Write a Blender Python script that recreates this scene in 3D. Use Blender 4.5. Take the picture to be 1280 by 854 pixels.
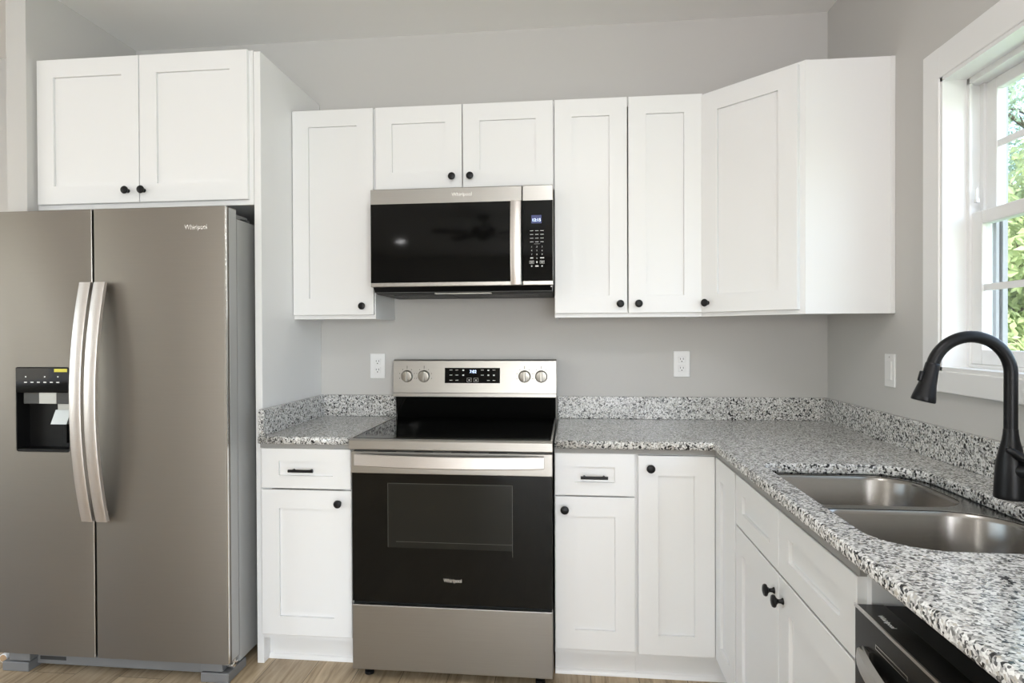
import bpy, bmesh, math, random
from mathutils import Vector, Matrix, Quaternion

# ------------------------------------------------------------------ scene, camera, light
for o in list(bpy.data.objects):
    bpy.data.objects.remove(o, do_unlink=True)
S = bpy.context.scene
COL = S.collection
PI = math.pi

cam_d = bpy.data.cameras.new('camera')
cam = bpy.data.objects.new('camera', cam_d)
COL.objects.link(cam)
S.camera = cam
_f = Vector((-0.11088885, 0.99380148, -0.00789134))
_r = Vector((0.99382779, 0.11085955, -0.00405977))
_u = Vector((0.00315978, 0.00829281, 0.99996062))
cam.matrix_world = Matrix(((_r.x, _u.x, -_f.x, -1.15443), (_r.y, _u.y, -_f.y, -3.06569),
                           (_r.z, _u.z, -_f.z, 1.30975), (0, 0, 0, 1)))
cam_d.sensor_width = 36.0
cam_d.lens = 809.033 * 36 / 1280
cam_d.shift_x = (640 - 622.378) / 1280
cam_d.shift_y = (423.90 - 427) / 1280
cam_d.clip_start = 0.02
cam_d.clip_end = 300

S.view_settings.view_transform = 'Standard'
S.view_settings.look = 'None'
S.view_settings.gamma = 1
S.view_settings.use_curve_mapping = False
S.view_settings.exposure = 0.14
S.render.engine = 'CYCLES'
S.cycles.use_denoising = True
S.cycles.max_bounces = 10
S.cycles.diffuse_bounces = 6
S.cycles.glossy_bounces = 5
S.cycles.transparent_max_bounces = 12
S.cycles.sample_clamp_indirect = 6.0
S.cycles.caustics_reflective = False
S.cycles.caustics_refractive = False

W = bpy.data.worlds.new('sky'); S.world = W
W.use_nodes = True
_nt = W.node_tree
_bg = _nt.nodes['Background']
_sk = _nt.nodes.new('ShaderNodeTexSky')
_sk.sky_type = 'NISHITA'
_sk.sun_disc = False
_sk.sun_elevation = math.radians(48)
_sk.sun_rotation = math.radians(200)
_sk.dust_density = 2.0
_nt.links.new(_sk.outputs[0], _bg.inputs[0])
_bg.inputs[1].default_value = 0.85

def sun_lamp():
    d = bpy.data.lights.new('sun', 'SUN'); d.energy = 5.5; d.angle = 0.01; d.color = (1, .95, .86)
    o = bpy.data.objects.new('sun', d); COL.objects.link(o)
    o.rotation_euler = Vector((.30, .62, -.72)).to_track_quat('-Z', 'Y').to_euler()
sun_lamp()

def window_fill(name, loc, target, sx, sy, power, color=(1, 1, 1)):
    """area lamp added at a window opening to fill the room with light"""
    d = bpy.data.lights.new(name, 'AREA'); d.shape = 'RECTANGLE'; d.size = sx; d.size_y = sy
    d.energy = power; d.color = color
    o = bpy.data.objects.new(name, d); COL.objects.link(o)
    o.location = loc
    o.rotation_euler = (Vector(target) - Vector(loc)).to_track_quat('-Z', 'Y').to_euler()
    return o
window_fill('fill_patio', (0.05, -5.3, 1.1), (-2.5, -4.0, 1.7), 2.4, 2.0, 128, (.945, .97, 1.045))  # added fill lamp on the right, behind the camera
window_fill('fill_back', (-1.35, -9.55, 1.2), (-1.6, -4.0, 1.9), 2.1, 2.0, 80, (.945, .97, 1.045))  # added fill lamp at the far end of the room
window_fill('fill_side', (-6.45, -3.2, 1.5), (-3, -2.2, 3.4), 3.0, 1.4, 34, (.945, .97, 1.045))  # added fill lamp on the far left
window_fill('fill_sink', (0.45, -1.42, 1.72), (-1.5, -1.42, 1.3), 1.5, 1.3, 11, (.945, .97, 1.045))  # added lamp standing for extra sky light at the kitchen window
CAN_POWER = 4
FILL_DOMES = [(-1.0, -2.5, 19), (-5.3, -6.8, 20)]  # unseen ceiling lamps added to even out the room's light
CAN_SPOTS = [(-0.8, -5.2), (-3.75, -7.6), (-1.0, -7.6), (-4.9, -1.6), (-3.75, -4.6)]  # the second is mirrored in the microwave, the others are added fill

# ------------------------------------------------------------------ materials
def nodes(name):
    m = bpy.data.materials.new(name); m.use_nodes = True
    return m, m.node_tree, m.node_tree.nodes['Principled BSDF']
def mat(name, col, rough=.5, metal=0, spec=.5, emit=None, es=0, coat=0):
    m, nt, b = nodes(name)
    b.inputs['Base Color'].default_value = (*col, 1)
    b.inputs['Roughness'].default_value = rough
    b.inputs['Metallic'].default_value = metal
    b.inputs['Specular IOR Level'].default_value = spec
    b.inputs['Coat Weight'].default_value = coat
    if emit:
        b.inputs['Emission Color'].default_value = (*emit, 1)
        b.inputs['Emission Strength'].default_value = es
    return m
def N(nt, t, **kw):
    n = nt.nodes.new(t)
    for k, v in kw.items():
        setattr(n, k, v)
    return n
def ramp(nt, fac, stops, interp='LINEAR'):
    r = N(nt, 'ShaderNodeValToRGB'); r.color_ramp.interpolation = interp
    e = r.color_ramp.elements
    while len(e) < len(stops): e.new(.5)
    for i, (p, c) in enumerate(stops):
        e[i].position = p; e[i].color = (*c, 1)
    nt.links.new(fac, r.inputs[0])
    return r.outputs[0]
def coords(nt, scale=(1, 1, 1), kind='Object'):
    tc = N(nt, 'ShaderNodeTexCoord'); mp = N(nt, 'ShaderNodeMapping')
    mp.inputs['Scale'].default_value = scale
    nt.links.new(tc.outputs[kind], mp.inputs[0])
    return mp.outputs[0]
def noise(nt, vec, scale, detail=3, rough=.5):
    n = N(nt, 'ShaderNodeTexNoise')
    n.inputs['Scale'].default_value = scale; n.inputs['Detail'].default_value = detail
    n.inputs['Roughness'].default_value = rough
    nt.links.new(vec, n.inputs['Vector'])
    return n
def bump(nt, b, h, strength, dist=.001):
    bp = N(nt, 'ShaderNodeBump')
    bp.inputs['Strength'].default_value = strength; bp.inputs['Distance'].default_value = dist
    nt.links.new(h, bp.inputs['Height']); nt.links.new(bp.outputs[0], b.inputs['Normal'])

def painted(name, col, rough, sc=260, st=.25):
    m, nt, b = nodes(name)
    b.inputs['Base Color'].default_value = (*col, 1); b.inputs['Roughness'].default_value = rough
    n = noise(nt, coords(nt), sc, 2); bump(nt, b, n.outputs[0], st, .0006)
    return m
def brushed(name, col, rough, axis='x', spread=.10, metal=1.0):
    m, nt, b = nodes(name)
    sc = {'x': (5, 900, 900), 'z': (900, 900, 5)}[axis]
    n = noise(nt, coords(nt, sc), 1.0, 2)
    c2 = tuple(min(1, c * 1.03) for c in col); c1 = tuple(c * .97 for c in col)
    nt.links.new(ramp(nt, n.outputs[0], [(.3, c1), (.7, c2)]), b.inputs['Base Color'])
    mr = N(nt, 'ShaderNodeMapRange')
    mr.inputs['To Min'].default_value = rough - spread / 2; mr.inputs['To Max'].default_value = rough + spread / 2
    nt.links.new(n.outputs[0], mr.inputs['Value']); nt.links.new(mr.outputs[0], b.inputs['Roughness'])
    b.inputs['Metallic'].default_value = metal
    return m

M = {}
M['wall'] = painted('wall_paint', (.56, .548, .53), .85)
M['ceiling'] = painted('ceiling_paint', (.86, .852, .84), .9)
M['cab'] = painted('cabinet_paint', (.79, .79, .79), .38, 90, .04)
M['trim'] = painted('trim_paint', (.81, .81, .81), .35, 90, .04)
M['knob'] = mat('black_bronze', (.012, .012, .013), .38, .6)
M['steel'] = brushed("stainless", (.385, .372, .352), .32)
M['steel_fridge'] = brushed('stainless_warm', (.215, .195, .170), .5, 'x', .06)
M['steel_handle'] = brushed('stainless_handle', (.60, .565, .54), .42, 'x', .04)
M['knob_steel'] = mat('knob_steel', (.33, .315, .285), .34, 1)
M['chrome'] = mat('bright_steel', (.75, .74, .72), .22, 1)
M['sink'] = brushed('sink_steel', (.30, .285, .265), .24, 'x', .04)
M['blackglass'] = mat('black_glass', (.003, .003, .0028), .05, 0, .16)
M['ovenglass'] = mat('oven_glass', (.004, .004, .0034), .06, 0, .24)
M['ovenwin'] = mat('oven_window', (.012, .012, .010), .08, 0, .28)
M['blackplastic'] = mat('black_plastic', (.006, .006, .006), .45, 0, .18)
M['darkplastic'] = mat('dark_plastic', (.05, .05, .048), .4, 0, .3)
M['greyplastic'] = mat('grey_plastic', (.16, .16, .16), .45)
M['fridge_side'] = mat('grey_enamel', (.36, .36, .35), .30, .1)
M['gasket'] = mat('dark_gasket', (.03, .03, .03), .6)
M['dwblack'] = mat('black_enamel', (.010, .010, .0095), .24, 0, .25)
M['print'] = mat('pale_print', (.75, .75, .73), .5)
M['logo'] = mat('raised_logo', (.80, .79, .77), .25, .8)
M['lit'] = mat('lit_digits', (.5, .6, .9), .5, 0, .5, (.55, .7, 1), 2.2)
M['litwin'] = mat('display_window', (.03, .035, .09), .2, 0, .5, (.12, .16, .5), .18)
M['yellow'] = mat('yellow_sticker', (.62, .55, .06), .5)
M['silver'] = mat('silver_plastic', (.40, .40, .38), .32, .5)
M['plate'] = mat('white_plastic', (.82, .82, .82), .35)
M['slot'] = mat('slot_dark', (.03, .03, .03), .6)
M['lens'] = mat('lamp_lens', (.9, .9, .9), .5, 0, .5, (1, .95, .88), 9)
M['fan'] = mat('fan_bronze', (.02, .016, .013), .5)
M['bark'] = painted('bark', (.10, .075, .055), .95, 30, 1)
M['mdf'] = mat('raw_wood', (.42, .28, .16), .8)
M['greystrip'] = mat('strip_grey', (.30, .295, .285), .6)
M['reveal_shade'] = mat('shade_grey', (.34, .33, .34), .5)  # greyed to carry the shade of the outer window reveal
M['vinyl'] = mat('window_vinyl', (.80, .80, .80), .4)

def granite():
    m, nt, b = nodes('granite')
    v = coords(nt)
    d = noise(nt, v, 60, 2)
    vm = N(nt, 'ShaderNodeVectorMath', operation='MULTIPLY_ADD')
    vm.inputs[1].default_value = (.007, .007, .007)
    nt.links.new(d.outputs['Color'], vm.inputs[0]); nt.links.new(v, vm.inputs[2])
    w = vm.outputs[0]
    def vor(scale):
        x = N(nt, 'ShaderNodeTexVoronoi'); x.inputs['Scale'].default_value = scale
        nt.links.new(w, x.inputs['Vector'])
        sp = N(nt, 'ShaderNodeSeparateColor'); nt.links.new(x.outputs['Color'], sp.inputs[0])
        return sp.outputs[0], sp.outputs[1]
    a, a2 = vor(225)
    base = ramp(nt, a, [(0, (.60, .595, .58)), (.32, (.37, .365, .355)), (.56, (.74, .735, .72)), (.76, (.17, .168, .162)),
                        (.86, (.42, .395, .35)), (.92, (.08, .08, .08))], 'CONSTANT')
    c, c2 = vor(150)
    n2 = noise(nt, v, 75, 3)
    mul = N(nt, 'ShaderNodeMath', operation='MULTIPLY_ADD')
    nt.links.new(n2.outputs[0], mul.inputs[0]); mul.inputs[1].default_value = .9; nt.links.new(c, mul.inputs[2])
    dark = ramp(nt, mul.outputs[0], [(0, (1, 1, 1)), (.545, (1, 1, 1)), (.56, (0, 0, 0)), (1, (0, 0, 0))])
    mix = N(nt, 'ShaderNodeMix', data_type='RGBA')
    nt.links.new(dark, mix.inputs[0]); nt.links.new(base, mix.inputs[6]); mix.inputs[7].default_value = (.02, .02, .021, 1)
    nt.links.new(mix.outputs[2], b.inputs['Base Color'])
    b.inputs['Roughness'].default_value = .16
    return m
M['granite'] = granite()

def floor_mat():
    m, nt, b = nodes('wood_planks')
    tc = N(nt, 'ShaderNodeTexCoord'); mp = N(nt, 'ShaderNodeMapping')
    mp.inputs['Rotation'].default_value = (0, 0, PI / 2)
    nt.links.new(tc.outputs['Object'], mp.inputs[0])
    br = N(nt, 'ShaderNodeTexBrick'); br.offset = .37
    for k, v in (('Scale', 1), ('Brick Width', 1.22), ('Row Height', .18), ('Mortar Size', .0012), ('Bias', 0)):
        br.inputs[k].default_value = v
    br.inputs['Color1'].default_value = (0, 0, 0, 1); br.inputs['Color2'].default_value = (1, 1, 1, 1)
    br.inputs['Mortar'].default_value = (.5, .5, .5, 1)
    nt.links.new(mp.outputs[0], br.inputs['Vector'])
    sep = N(nt, 'ShaderNodeSeparateColor'); nt.links.new(br.outputs['Color'], sep.inputs[0])
    g = N(nt, 'ShaderNodeMapping'); g.inputs['Scale'].default_value = (26, 2.2, 26)
    nt.links.new(tc.outputs['Object'], g.inputs[0])
    add = N(nt, 'ShaderNodeVectorMath', operation='MULTIPLY_ADD')
    nt.links.new(br.outputs['Color'], add.inputs[0]); add.inputs[1].default_value = (7, 9, 3); nt.links.new(g.outputs[0], add.inputs[2])
    n = noise(nt, add.outputs[0], 1.0, 6, .62); n.inputs['Distortion'].default_value = 1.6
    c = ramp(nt, n.outputs[0], [(.28, (.22, .155, .090)), (.45, (.41, .31, .195)), (.6, (.51, .40, .265)), (.78, (.61, .49, .345))])
    mx = N(nt, 'ShaderNodeMix', data_type='RGBA', blend_type='MULTIPLY')
    mx.inputs[0].default_value = 1
    tint = ramp(nt, sep.outputs[0], [(0, (.82, .82, .84)), (1, (1.0, .99, .97))])
    nt.links.new(c, mx.inputs[6]); nt.links.new(tint, mx.inputs[7])
    mo = N(nt, 'ShaderNodeMix', data_type='RGBA')
    nt.links.new(br.outputs['Fac'], mo.inputs[0]); nt.links.new(mx.outputs[2], mo.inputs[6]); mo.inputs[7].default_value = (.08, .06, .04, 1)
    nt.links.new(mo.outputs[2], b.inputs['Base Color'])
    b.inputs['Roughness'].default_value = .42
    bump(nt, b, n.outputs[0], .15, .001)
    return m
M['floor'] = floor_mat()

def glass_mat():
    m = bpy.data.materials.new('window_glass'); m.use_nodes = True
    nt = m.node_tree; nt.nodes.clear()
    o = N(nt, 'ShaderNodeOutputMaterial'); mx = N(nt, 'ShaderNodeMixShader')
    t = N(nt, 'ShaderNodeBsdfTransparent'); t.inputs[0].default_value = (.93, .96, .95, 1)
    g = N(nt, 'ShaderNodeBsdfGlossy'); g.inputs['Roughness'].default_value = 0
    f = N(nt, 'ShaderNodeLayerWeight')
    pw = N(nt, 'ShaderNodeMath', operation='POWER'); pw.inputs[1].default_value = 5
    ml = N(nt, 'ShaderNodeMath', operation='MULTIPLY_ADD'); ml.inputs[1].default_value = .7; ml.inputs[2].default_value = .03
    nt.links.new(f.outputs['Facing'], pw.inputs[0]); nt.links.new(pw.outputs[0], ml.inputs[0])
    nt.links.new(ml.outputs[0], mx.inputs[0]); nt.links.new(t.outputs[0], mx.inputs[1]); nt.links.new(g.outputs[0], mx.inputs[2])
    nt.links.new(mx.outputs[0], o.inputs[0])
    return m
M['glass'] = glass_mat()

def leaf_mat(name, c1, c2):
    m, nt, b = nodes(name)
    n = noise(nt, coords(nt), 1.4, 2)
    nt.links.new(ramp(nt, n.outputs[0], [(.35, c1), (.65, c2)]), b.inputs['Base Color'])
    b.inputs['Roughness'].default_value = .55
    tr = N(nt, 'ShaderNodeBsdfTranslucent'); tr.inputs[0].default_value = (*[min(1, v * 1.3) for v in c2], 1)
    mx = N(nt, 'ShaderNodeMixShader'); mx.inputs[0].default_value = .35
    out = nt.nodes['Material Output']
    nt.links.new(b.outputs[0], mx.inputs[1]); nt.links.new(tr.outputs[0], mx.inputs[2]); nt.links.new(mx.outputs[0], out.inputs[0])
    return m
M['leaf_a'] = leaf_mat('leaf_bright', (.30, .36, .16), (.50, .55, .30))
M['leaf_b'] = leaf_mat('leaf_mid', (.26, .35, .24), (.44, .52, .40))
M['lawn'] = painted('lawn_grass', (.14, .24, .06), .95, 40, 1)

# ------------------------------------------------------------------ mesh helpers
def link(name, bm, m, parent=None, smooth=False):
    me = bpy.data.meshes.new(name)
    bmesh.ops.recalc_face_normals(bm, faces=bm.faces)
    bm.to_mesh(me); bm.free()
    if smooth:
        me.polygons.foreach_set('use_smooth', [True] * len(me.polygons))
        try: me.set_sharp_from_angle(angle=math.radians(38))
        except Exception: pass
    me.materials.append(M[m] if isinstance(m, str) else m)
    o = bpy.data.objects.new(name, me); COL.objects.link(o)
    if parent: o.parent = parent
    return o
def thing(name, label, cat, loc=(0, 0, 0), rz=0, group=None):
    o = bpy.data.objects.new(name, None); COL.objects.link(o)
    o.empty_display_size = .05
    o.location = loc; o.rotation_euler = (0, 0, rz)
    o['label'] = label; o['category'] = cat
    if group: o['group'] = group
    return o
def struct(name, bm, m, parent=None):
    o = link(name, bm, m, parent)
    o['kind'] = 'structure'
    return o
def B(): return bmesh.new()
def box(bm, x0, x1, y0, y1, z0, z1, bev=0, seg=2, mtx=None):
    c = Matrix.Translation(((x0 + x1) / 2, (y0 + y1) / 2, (z0 + z1) / 2)) @ Matrix.Diagonal((abs(x1 - x0), abs(y1 - y0), abs(z1 - z0), 1))
    if mtx: c = mtx @ c
    r = bmesh.ops.create_cube(bm, size=1, matrix=c)
    if bev:
        es = {e for v in r['verts'] for e in v.link_edges}
        bmesh.ops.bevel(bm, geom=list(es), offset=bev, segments=seg, affect='EDGES', profile=.5)
    return bm
def boxes(*bs, bev=0):
    bm = B()
    for b in bs: box(bm, *b, bev=bev)
    return bm
def prism(bm, pts, z0, z1):
    lo = [bm.verts.new((x, y, z0)) for x, y in pts]; hi = [bm.verts.new((x, y, z1)) for x, y in pts]
    n = len(pts)
    for i in range(n): bm.faces.new((lo[i], lo[(i + 1) % n], hi[(i + 1) % n], hi[i]))
    bm.faces.new(lo[::-1]); bm.faces.new(hi)
    return bm
def extrude_yz(bm, pts, x0, x1):
    a = [bm.verts.new((x0, y, z)) for y, z in pts]; c = [bm.verts.new((x1, y, z)) for y, z in pts]
    n = len(pts)
    for i in range(n): bm.faces.new((a[i], a[(i + 1) % n], c[(i + 1) % n], c[i]))
    bm.faces.new(a[::-1]); bm.faces.new(c)
    return bm
def loft(bm, rings, cap0=True, cap1=True, closed=True):
    vs = [[bm.verts.new(p) for p in r] for r in rings]
    n = len(vs[0])
    for a, c in zip(vs, vs[1:]):
        for i in range(n if closed else n - 1):
            bm.faces.new((a[i], a[(i + 1) % n], c[(i + 1) % n], c[i]))
    if cap0: bm.faces.new(vs[0][::-1])
    if cap1: bm.faces.new(vs[-1])
    return bm
def lathe(bm, prof, org=(0, 0, 0), axis=(0, 0, 1), n=24):
    """prof = [(radius, along)]"""
    ax = Vector(axis).normalized(); q = Vector((0, 0, 1)).rotation_difference(ax)
    rings = []
    for r, h in prof:
        rings.append([Vector(org) + q @ Vector((r * math.cos(2 * PI * i / n), r * math.sin(2 * PI * i / n), h)) for i in range(n)])
    return loft(bm, rings)
def tube(bm, pts, rad, n=16):
    pts = [Vector(p) for p in pts]
    rads = rad if isinstance(rad, (list, tuple)) else [rad] * len(pts)
    rings = []; ref = None
    for i, p in enumerate(pts):
        t = (pts[min(i + 1, len(pts) - 1)] - pts[max(i - 1, 0)]).normalized()
        if ref is None:
            ref = t.orthogonal().normalized()
        ref = (ref - t * ref.dot(t)).normalized()
        w = t.cross(ref)
        rings.append([p + (ref * math.cos(2 * PI * k / n) + w * math.sin(2 * PI * k / n)) * rads[i] for k in range(n)])
    return loft(bm, rings)
def rrect(cx, cy, w, h, r, n=6):
    """rounded rectangle, r may be four corner radii (right-top, left-top, left-bottom, right-bottom)"""
    rs = r if isinstance(r, (list, tuple)) else [r] * 4
    out = []
    for k, (sx, sy) in enumerate(((1, 1), (-1, 1), (-1, -1), (1, -1))):
        rr = rs[k]; ox, oy = cx + sx * (w / 2 - rr), cy + sy * (h / 2 - rr)
        for i in range(n + 1):
            a = PI / 2 * (k + i / n)
            out.append((ox + rr * math.cos(a), oy + rr * math.sin(a)))
    return out
def shaker(bm, x0, x1, z0, z1, st=.073, rl=None, t=.019, rec=.0115):
    """recessed-panel door or drawer front: back at y=0, face at y=-t"""
    rl = rl or st; b = .0016
    def rect(a, c, d, e, y): return [bm.verts.new(p) for p in ((a, y, d), (c, y, d), (c, y, e), (a, y, e))]
    r0 = rect(x0, x1, z0, z1, 0); r1 = rect(x0, x1, z0, z1, -t + b)
    r2 = rect(x0 + b, x1 - b, z0 + b, z1 - b, -t)
    r3 = rect(x0 + st, x1 - st, z0 + rl, z1 - rl, -t)
    r4 = rect(x0 + st, x1 - st, z0 + rl, z1 - rl, -t + rec)
    bm.faces.new(r0[::-1])
    g = .0018
    r5 = rect(x0 + st + g, x1 - st - g, z0 + rl + g, z1 - rl - g, -t + rec)
    r6 = rect(x0 + st + g, x1 - st - g, z0 + rl + g, z1 - rl - g, -t + rec - .002)
    for a, c in ((r0, r1), (r1, r2), (r2, r3), (r3, r4), (r4, r5), (r5, r6)):
        for i in range(4): bm.faces.new((a[i], a[(i + 1) % 4], c[(i + 1) % 4], c[i]))
    bm.faces.new(r6)
    return bm
def apply_mods(o):
    dg = bpy.context.evaluated_depsgraph_get()
    me = bpy.data.meshes.new_from_object(o.evaluated_get(dg))
    return me
def cut(bm, cutters):
    """boolean difference, returns a new bmesh"""
    me = bpy.data.meshes.new('t'); bmesh.ops.recalc_face_normals(bm, faces=bm.faces); bm.to_mesh(me); bm.free()
    o = bpy.data.objects.new('t', me); COL.objects.link(o); tmp = []
    for c in cutters:
        mc = bpy.data.meshes.new('c'); bmesh.ops.recalc_face_normals(c, faces=c.faces); c.to_mesh(mc); c.free()
        oc = bpy.data.objects.new('c', mc); COL.objects.link(oc); tmp.append(oc)
        md = o.modifiers.new('b', 'BOOLEAN'); md.operation = 'DIFFERENCE'; md.object = oc; md.solver = 'EXACT'
    bpy.context.view_layer.update()
    res = apply_mods(o); out = B(); out.from_mesh(res)
    for x in [o] + tmp: bpy.data.objects.remove(x, do_unlink=True)
    return out
def text(name, body, size, m, parent, loc, rot=(PI / 2, 0, 0), depth=.0006, shear=0, width=None, bold=0):
    cu = bpy.data.curves.new(name, 'FONT'); cu.body = body; cu.size = size; cu.extrude = depth
    cu.align_x = 'CENTER'; cu.align_y = 'CENTER'; cu.shear = shear; cu.offset = bold
    o = bpy.data.objects.new(name, cu); COL.objects.link(o)
    bpy.context.view_layer.update()
    me = apply_mods(o)
    bpy.data.objects.remove(o, do_unlink=True)
    if width:
        xs = [v.co.x for v in me.vertices]; k = width / (max(xs) - min(xs))
        for v in me.vertices: v.co.x *= k
    me.materials.clear(); me.materials.append(M[m])
    r = bpy.data.objects.new(name, me); COL.objects.link(r); r.parent = parent
    r.location = loc; r.rotation_euler = rot
    return r
def knob(parent, x, z, y=-.019, s=1.0):
    bm = lathe(B(), [(.0085 * s, 0), (.008 * s, .002), (.0055 * s, .006), (.005 * s, .012), (.009 * s, .017), (.0150 * s, .020),
                     (.0158 * s, .0235), (.0140 * s, .0270), (.008 * s, .0290), (.002 * s, .0296)], (x, y, z), (0, -1, 0), 24)
    return link('knob', bm, 'knob', parent, True)
def pull(parent, x, z, w=.10, y=-.019):
    bm = B()
    tube(bm, [(x - w / 2, y - .026, z), (x + w / 2, y - .026, z)], .0058, 14)
    for s in (-1, 1): tube(bm, [(x + s * w * .36, y, z), (x + s * w * .36, y - .026, z)], .0045, 12)
    return link('pull', bm, 'knob', parent, True)

# ------------------------------------------------------------------ room shell
X_ST, X_STL = -3.335, -3.424            # the stub wall left of the refrigerator
H = 2.75
XF, YF = -6.5, -9.6
struct('floor', boxes((XF - .1, .15, YF - .1, .12, -.1, 0)), 'floor')
struct('ceiling', boxes((XF - .1, .15, YF - .1, .12, H, H + .12)), 'ceiling')
struct('wall_back', boxes((XF, .15, 0, .12, 0, H)), 'wall')
struct('wall_left', boxes((X_STL, X_ST, -.67, 0, 0, H)), 'wall')

def wall_with_holes(name, axis, c0, c1, a0, a1, holes):
    """a wall running along an axis; holes = [(a, b, z0, z1)]"""
    bm = B()
    def add(p, q, z0, z1):
        if q - p < 1e-4 or z1 - z0 < 1e-4: return
        if axis == 'y': box(bm, c0, c1, p, q, z0, z1)
        else: box(bm, p, q, c0, c1, z0, z1)
    cur = a0
    for p, q, z0, z1 in sorted(holes):
        add(cur, p, 0, H); add(p, q, 0, z0); add(p, q, z1, H); cur = q
    add(cur, a1, 0, H)
    return struct(name, bm, 'wall')
WY0, WY1, WZ0, WZ1 = -1.925, -.917, 1.19, 2.095       # kitchen window opening
wall_with_holes('wall_right', 'y', 0, .15, YF, 0, [(WY0, WY1, WZ0, WZ1), (-6.6, -4.0, .02, 2.12)])
wall_with_holes('wall_front', 'x', YF - .1, YF, XF, .15, [(-2.5, -.2, .2, 2.2)])
wall_with_holes('wall_far_left', 'y', XF - .1, XF, YF, .12, [(-4.8, -1.6, .8, 2.25)])

# kitchen window
win = bpy.data.objects.new('window_1', None); COL.objects.link(win)
win['kind'] = 'structure'; win.location = (0, 0, 0)
def wpart(name, bm, m='trim', parent=None): return struct(name, bm, m, parent or win)
cw = .09
bm = B()
box(bm, -.019, -.0003, WY1, WY1 + cw, WZ0 - .066, WZ1 + cw + .006, .003)
box(bm, -.019, -.0003, WY0 - cw, WY0, WZ0 - .066, WZ1 + cw + .006, .003)
box(bm, -.0185, -.0003, WY0 - .005, WY1 + .005, WZ1, WZ1 + cw + .0055, .003)
box(bm, -.0185, -.0003, WY0 - .005, WY1 + .005, WZ0 - .0655, WZ0, .003)
wpart('casing', bm)
bm = B()
t = .012
for a, b_ in ((WY1 - t, WY1), (WY0, WY0 + t)): box(bm, -.014, .056, a, b_, WZ0, WZ1)
box(bm, -.014, .056, WY0, WY1, WZ1 - t, WZ1); box(bm, -.014, .056, WY0, WY1, WZ0, WZ0 + t)
wpart('jamb', bm)
bm = B()                                             # vinyl master frame with tracks
t2 = .030
for s, ya in ((1, WY1), (-1, WY0)):
    def yy(d): return ya - s * d
    for x0, x1, d in ((.056, .064, .026), (.064, .094, .012), (.094, .102, .030), (.102, .130, .016)):
        a, b_ = sorted((yy(0), yy(d))); box(bm, x0, x1, a, b_, WZ0, WZ1)
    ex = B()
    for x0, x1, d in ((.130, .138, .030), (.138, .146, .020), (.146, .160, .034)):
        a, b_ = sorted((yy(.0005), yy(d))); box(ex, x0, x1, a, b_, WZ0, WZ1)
    wpart('shaded_reveal', ex, 'reveal_shade')  # outer part of the frame, its shade put into the grey
box(bm, .056, .150, WY0, WY1, WZ1 - .030, WZ1); box(bm, .058, .150, WY0, WY1, WZ0, WZ0 + .022)
wpart('window_frame', bm, 'vinyl')
def sash(name, x0, x1, z0, z1, y0, y1, st, top, bot, munt):
    bm = B()
    box(bm, x0, x1, y1 - st, y1, z0, z1, .003); box(bm, x0, x1, y0, y0 + st, z0, z1, .003)
    box(bm, x0, x1, y0 + st, y1 - st, z1 - top, z1, .003); box(bm, x0, x1, y0 + st, y1 - st, z0, z0 + bot, .003)
    o = wpart(name, bm, 'vinyl')
    xm = (x0 + x1) / 2
    wpart('pane', boxes((xm - .002, xm + .002, y0 + st - .004, y1 - st + .004, z0 + bot - .004, z1 - top + .004)), 'glass', o)
    b2 = boxes((xm - .009, xm - .003, y0 + st, y1 - st, munt - .010, munt + .010))
    ym = (y0 + y1) / 2
    box(b2, xm - .009, xm - .003, ym - .009, ym + .009, z0 + bot, z1 - top)
    wpart('muntin', b2, 'vinyl', o)
    return o
lower = sash('lower_sash', .064, .093, WZ0 + .022, 1.672, WY0 + .013, WY1 - .013, .060, .040, .045, 1.442)
upper = sash('upper_sash', .102, .129, 1.640, WZ1 - .030, WY0 + .018, WY1 - .018, .058, .034, .040, 1.868)
wpart('tilt_latch', boxes((.062, .072, WY1 - .050, WY1 - .036, 1.700, 1.712), (.064, .070, WY1 - .046, WY1 - .040, 1.712, 1.745), bev=.001), 'vinyl')
wpart('sash_lock', boxes((.066, .090, (WY0 + WY1) / 2 - .03, (WY0 + WY1) / 2 + .03, 1.672, 1.684), bev=.003), 'vinyl')
# unseen windows added behind the camera to bring in fill light
def unseen_window(name, axis, c, a0, a1, z0, z1, n):
    r = bpy.data.objects.new(name, None); COL.objects.link(r); r['kind'] = 'structure'
    bm = B(); f = .06
    def bx(p, q, e, g):
        if axis == 'y': box(bm, c - .02, c + .02, p, q, e, g)
        else: box(bm, p, q, c - .02, c + .02, e, g)
    bx(a0, a1, z0, z0 + f); bx(a0, a1, z1 - f, z1)
    for i in range(n + 1):
        x = a0 + (a1 - a0 - f) * i / n; bx(x, x + f, z0 + f, z1 - f)
    wpart('window_frame', bm, 'vinyl', r)
    g = B()
    if axis == 'y': box(g, c - .003, c + .003, a0 + f / 2, a1 - f / 2, z0 + f / 2, z1 - f / 2)
    else: box(g, a0 + f / 2, a1 - f / 2, c - .003, c + .003, z0 + f / 2, z1 - f / 2)
    wpart('pane', g, 'glass', r)
unseen_window('unseen_window_2', 'y', .10, -6.6, -4.0, .02, 2.12, 2)
unseen_window('unseen_window_3', 'x', YF - .06, -2.5, -.2, .2, 2.2, 2)
unseen_window('unseen_window_4', 'y', XF - .06, -4.8, -1.6, .8, 2.25, 3)
# baseboard whose raw sawn end shows beside the refrigerator foot
bb = boxes((X_STL - .014, X_STL, -.672, -.001, 0, .092), bev=.003)
struct('baseboard_left', bb, 'trim')
struct('trim_1', lathe(B(), [(.017, 0), (.018, .001), (.018, .05), (.017, .051)], (-3.413, -.7215, .0185), (0, 1, 0), 20), 'trim')
struct('trim_2', lathe(B(), [(.0145, 0), (.0145, .003)], (-3.413, -.7225, .0185), (0, 1, 0), 20), 'mdf')

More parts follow.
